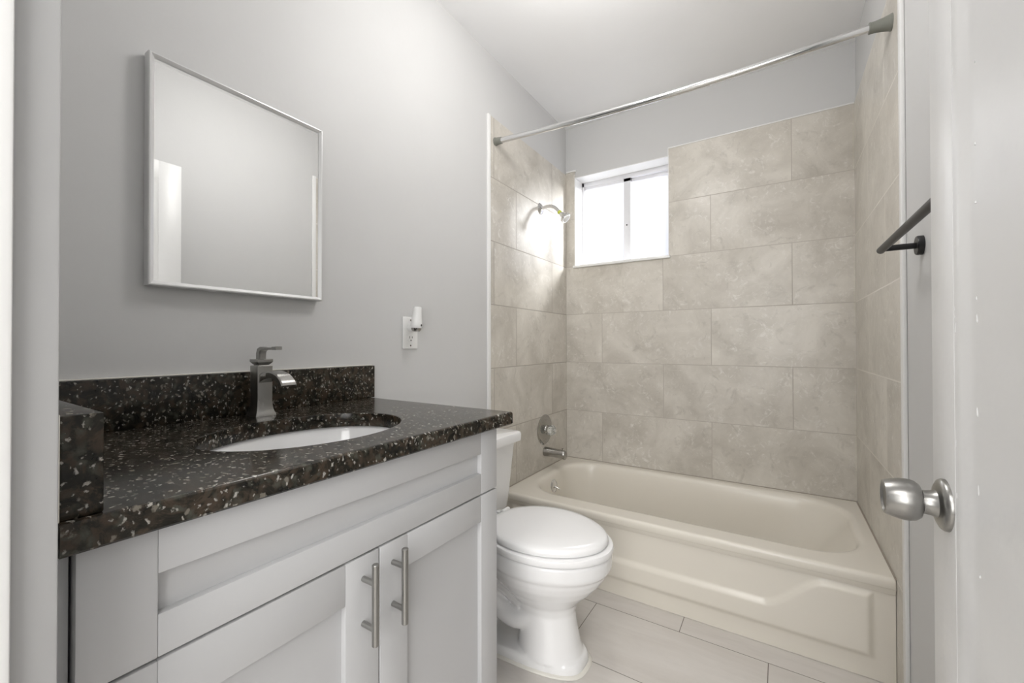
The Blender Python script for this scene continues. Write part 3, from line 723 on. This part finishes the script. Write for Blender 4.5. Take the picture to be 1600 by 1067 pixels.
# trapway down the side and back
tp = smooth_path([(.43, TC, .20), (.36, TC, .235), (.285, TC, .235), (.225, TC, .17), (.20, TC, .09), (.19, TC, .02)], 6)
tube(bm, tp, [.085+.0*i for i in range(len(tp))], 28)
for s in (-1, 1):
    tp = smooth_path([(.47, TC+s*.050, .150), (.40, TC+s*.062, .120), (.335, TC+s*.064, .135), (.285, TC+s*.066, .190), (.235, TC+s*.066, .205), (.195, TC+s*.064, .150), (.19, TC+s*.060, .06)], 6)
    tube(bm, tp, .032, 16)
bo = obj('bowl', bm, MT['porcelain'], to)
rm = bo.modifiers.new('remesh', 'REMESH'); rm.mode = 'VOXEL'; rm.voxel_size = 0.0042; rm.use_smooth_shade = True
sm = bo.modifiers.new('smooth', 'SMOOTH'); sm.factor = 0.5; sm.iterations = 7
# seat and lid
def ovoid(bm, xb, xf, hw, secs_, p=2.1, k=0.14):
    cx, a = (xb+xf)/2, (xf-xb)/2
    loft(bm, [egg(cx-a*s_, cx+a*s_, hw*s_, z, 72, p, k) if True else None for s_, z in secs_])
bm = bm_new(); ovoid(bm, .268, .711, .1835, [(.96, .3835), (.995, .3845), (1.0, .389), (1.0, .397), (.99, .4025), (.965, .4045)]); obj('seat', bm, MT['seat'], to)
bm = bm_new(); ovoid(bm, .275, .694, .1715, [(.96, .4075), (.99, .4085), (1.0, .413), (.998, .419), (.985, .4245), (.955, .4285), (.85, .4315), (.5, .4335), (.05, .434)]); obj('lid', bm, MT['seat'], to)
for s in (-1, 1):
    bm = bm_new()
    box(bm, (.222, TC+s*.075-.018, .381), (.282, TC+s*.075+.018, .396), .005); lathe(bm, (.262, TC+s*.075-.022, .407), (0, 1, 0), [(0, .009), (.002, .011), (.042, .011), (.044, .009)], 20)
    box(bm, (.225, TC+s*.075-.013, .392), (.262, TC+s*.075+.013, .404), .004)
    obj('hinge', bm, MT['seat'], to)
# tank
bm = bm_new()
def tk(x0, x1, hw, z, r): return rrect(x0, x1, TC-hw, TC+hw, r, z, 8, 4)
loft(bm, [tk(.045, .185, .150, .368, .05), tk(.030, .205, .185, .374, .05), tk(.022, .212, .197, .390, .045), tk(.020, .216, .202, .45, .04), tk(.017, .226, .212, .60, .035), tk(.016, .229, .214, .655, .03)])
obj('tank', bm, MT['porcelain'], to)
bm = bm_new()
loft(bm, [tk(.012, .236, .222, .648, .018), tk(.007, .246, .230, .652, .018), tk(.006, .247, .231, .658, .018), tk(.006, .247, .231, .679, .018), tk(.009, .244, .228, .687, .017), tk(.016, .237, .221, .690, .015)])
obj('tank_lid', bm, MT['porcelain'], to)
bm = bm_new(); lathe(bm, (.228, TC-.155, .610), (1, 0, 0), [(0, .014), (.006, .014), (.010, .009), (.018, .008)], 20); tube(bm, [(.246, TC-.155, .610), (.248, TC-.12, .606), (.247, TC-.085, .600)], [.007, .006, .005], 12)
obj('flush_lever', bm, MT['chrome'], to)
for s in (-1, 1):
    bm = bm_new(); lathe(bm, (.305, TC+s*.088, .031), (0, 0, 1), [(0, .011), (.003, .011), (.004, .006), (.018, .006), (.022, .003), (.022, 0)], 14, True, False)
    o = obj('floor_bolt', bm, MT['dark'], to); o['label'] = 'dark floor bolt'
bm = bm_new(); loft(bm, [egg(.083, .634, .117, 0.0008, p=3.2), egg(.085, .632, .115, .004, p=3.2), egg(.092, .624, .108, .007, p=3.2)])
o = obj('caulk', bm, MT['caulk'], to); o['label'] = 'cream caulk bead at the floor'
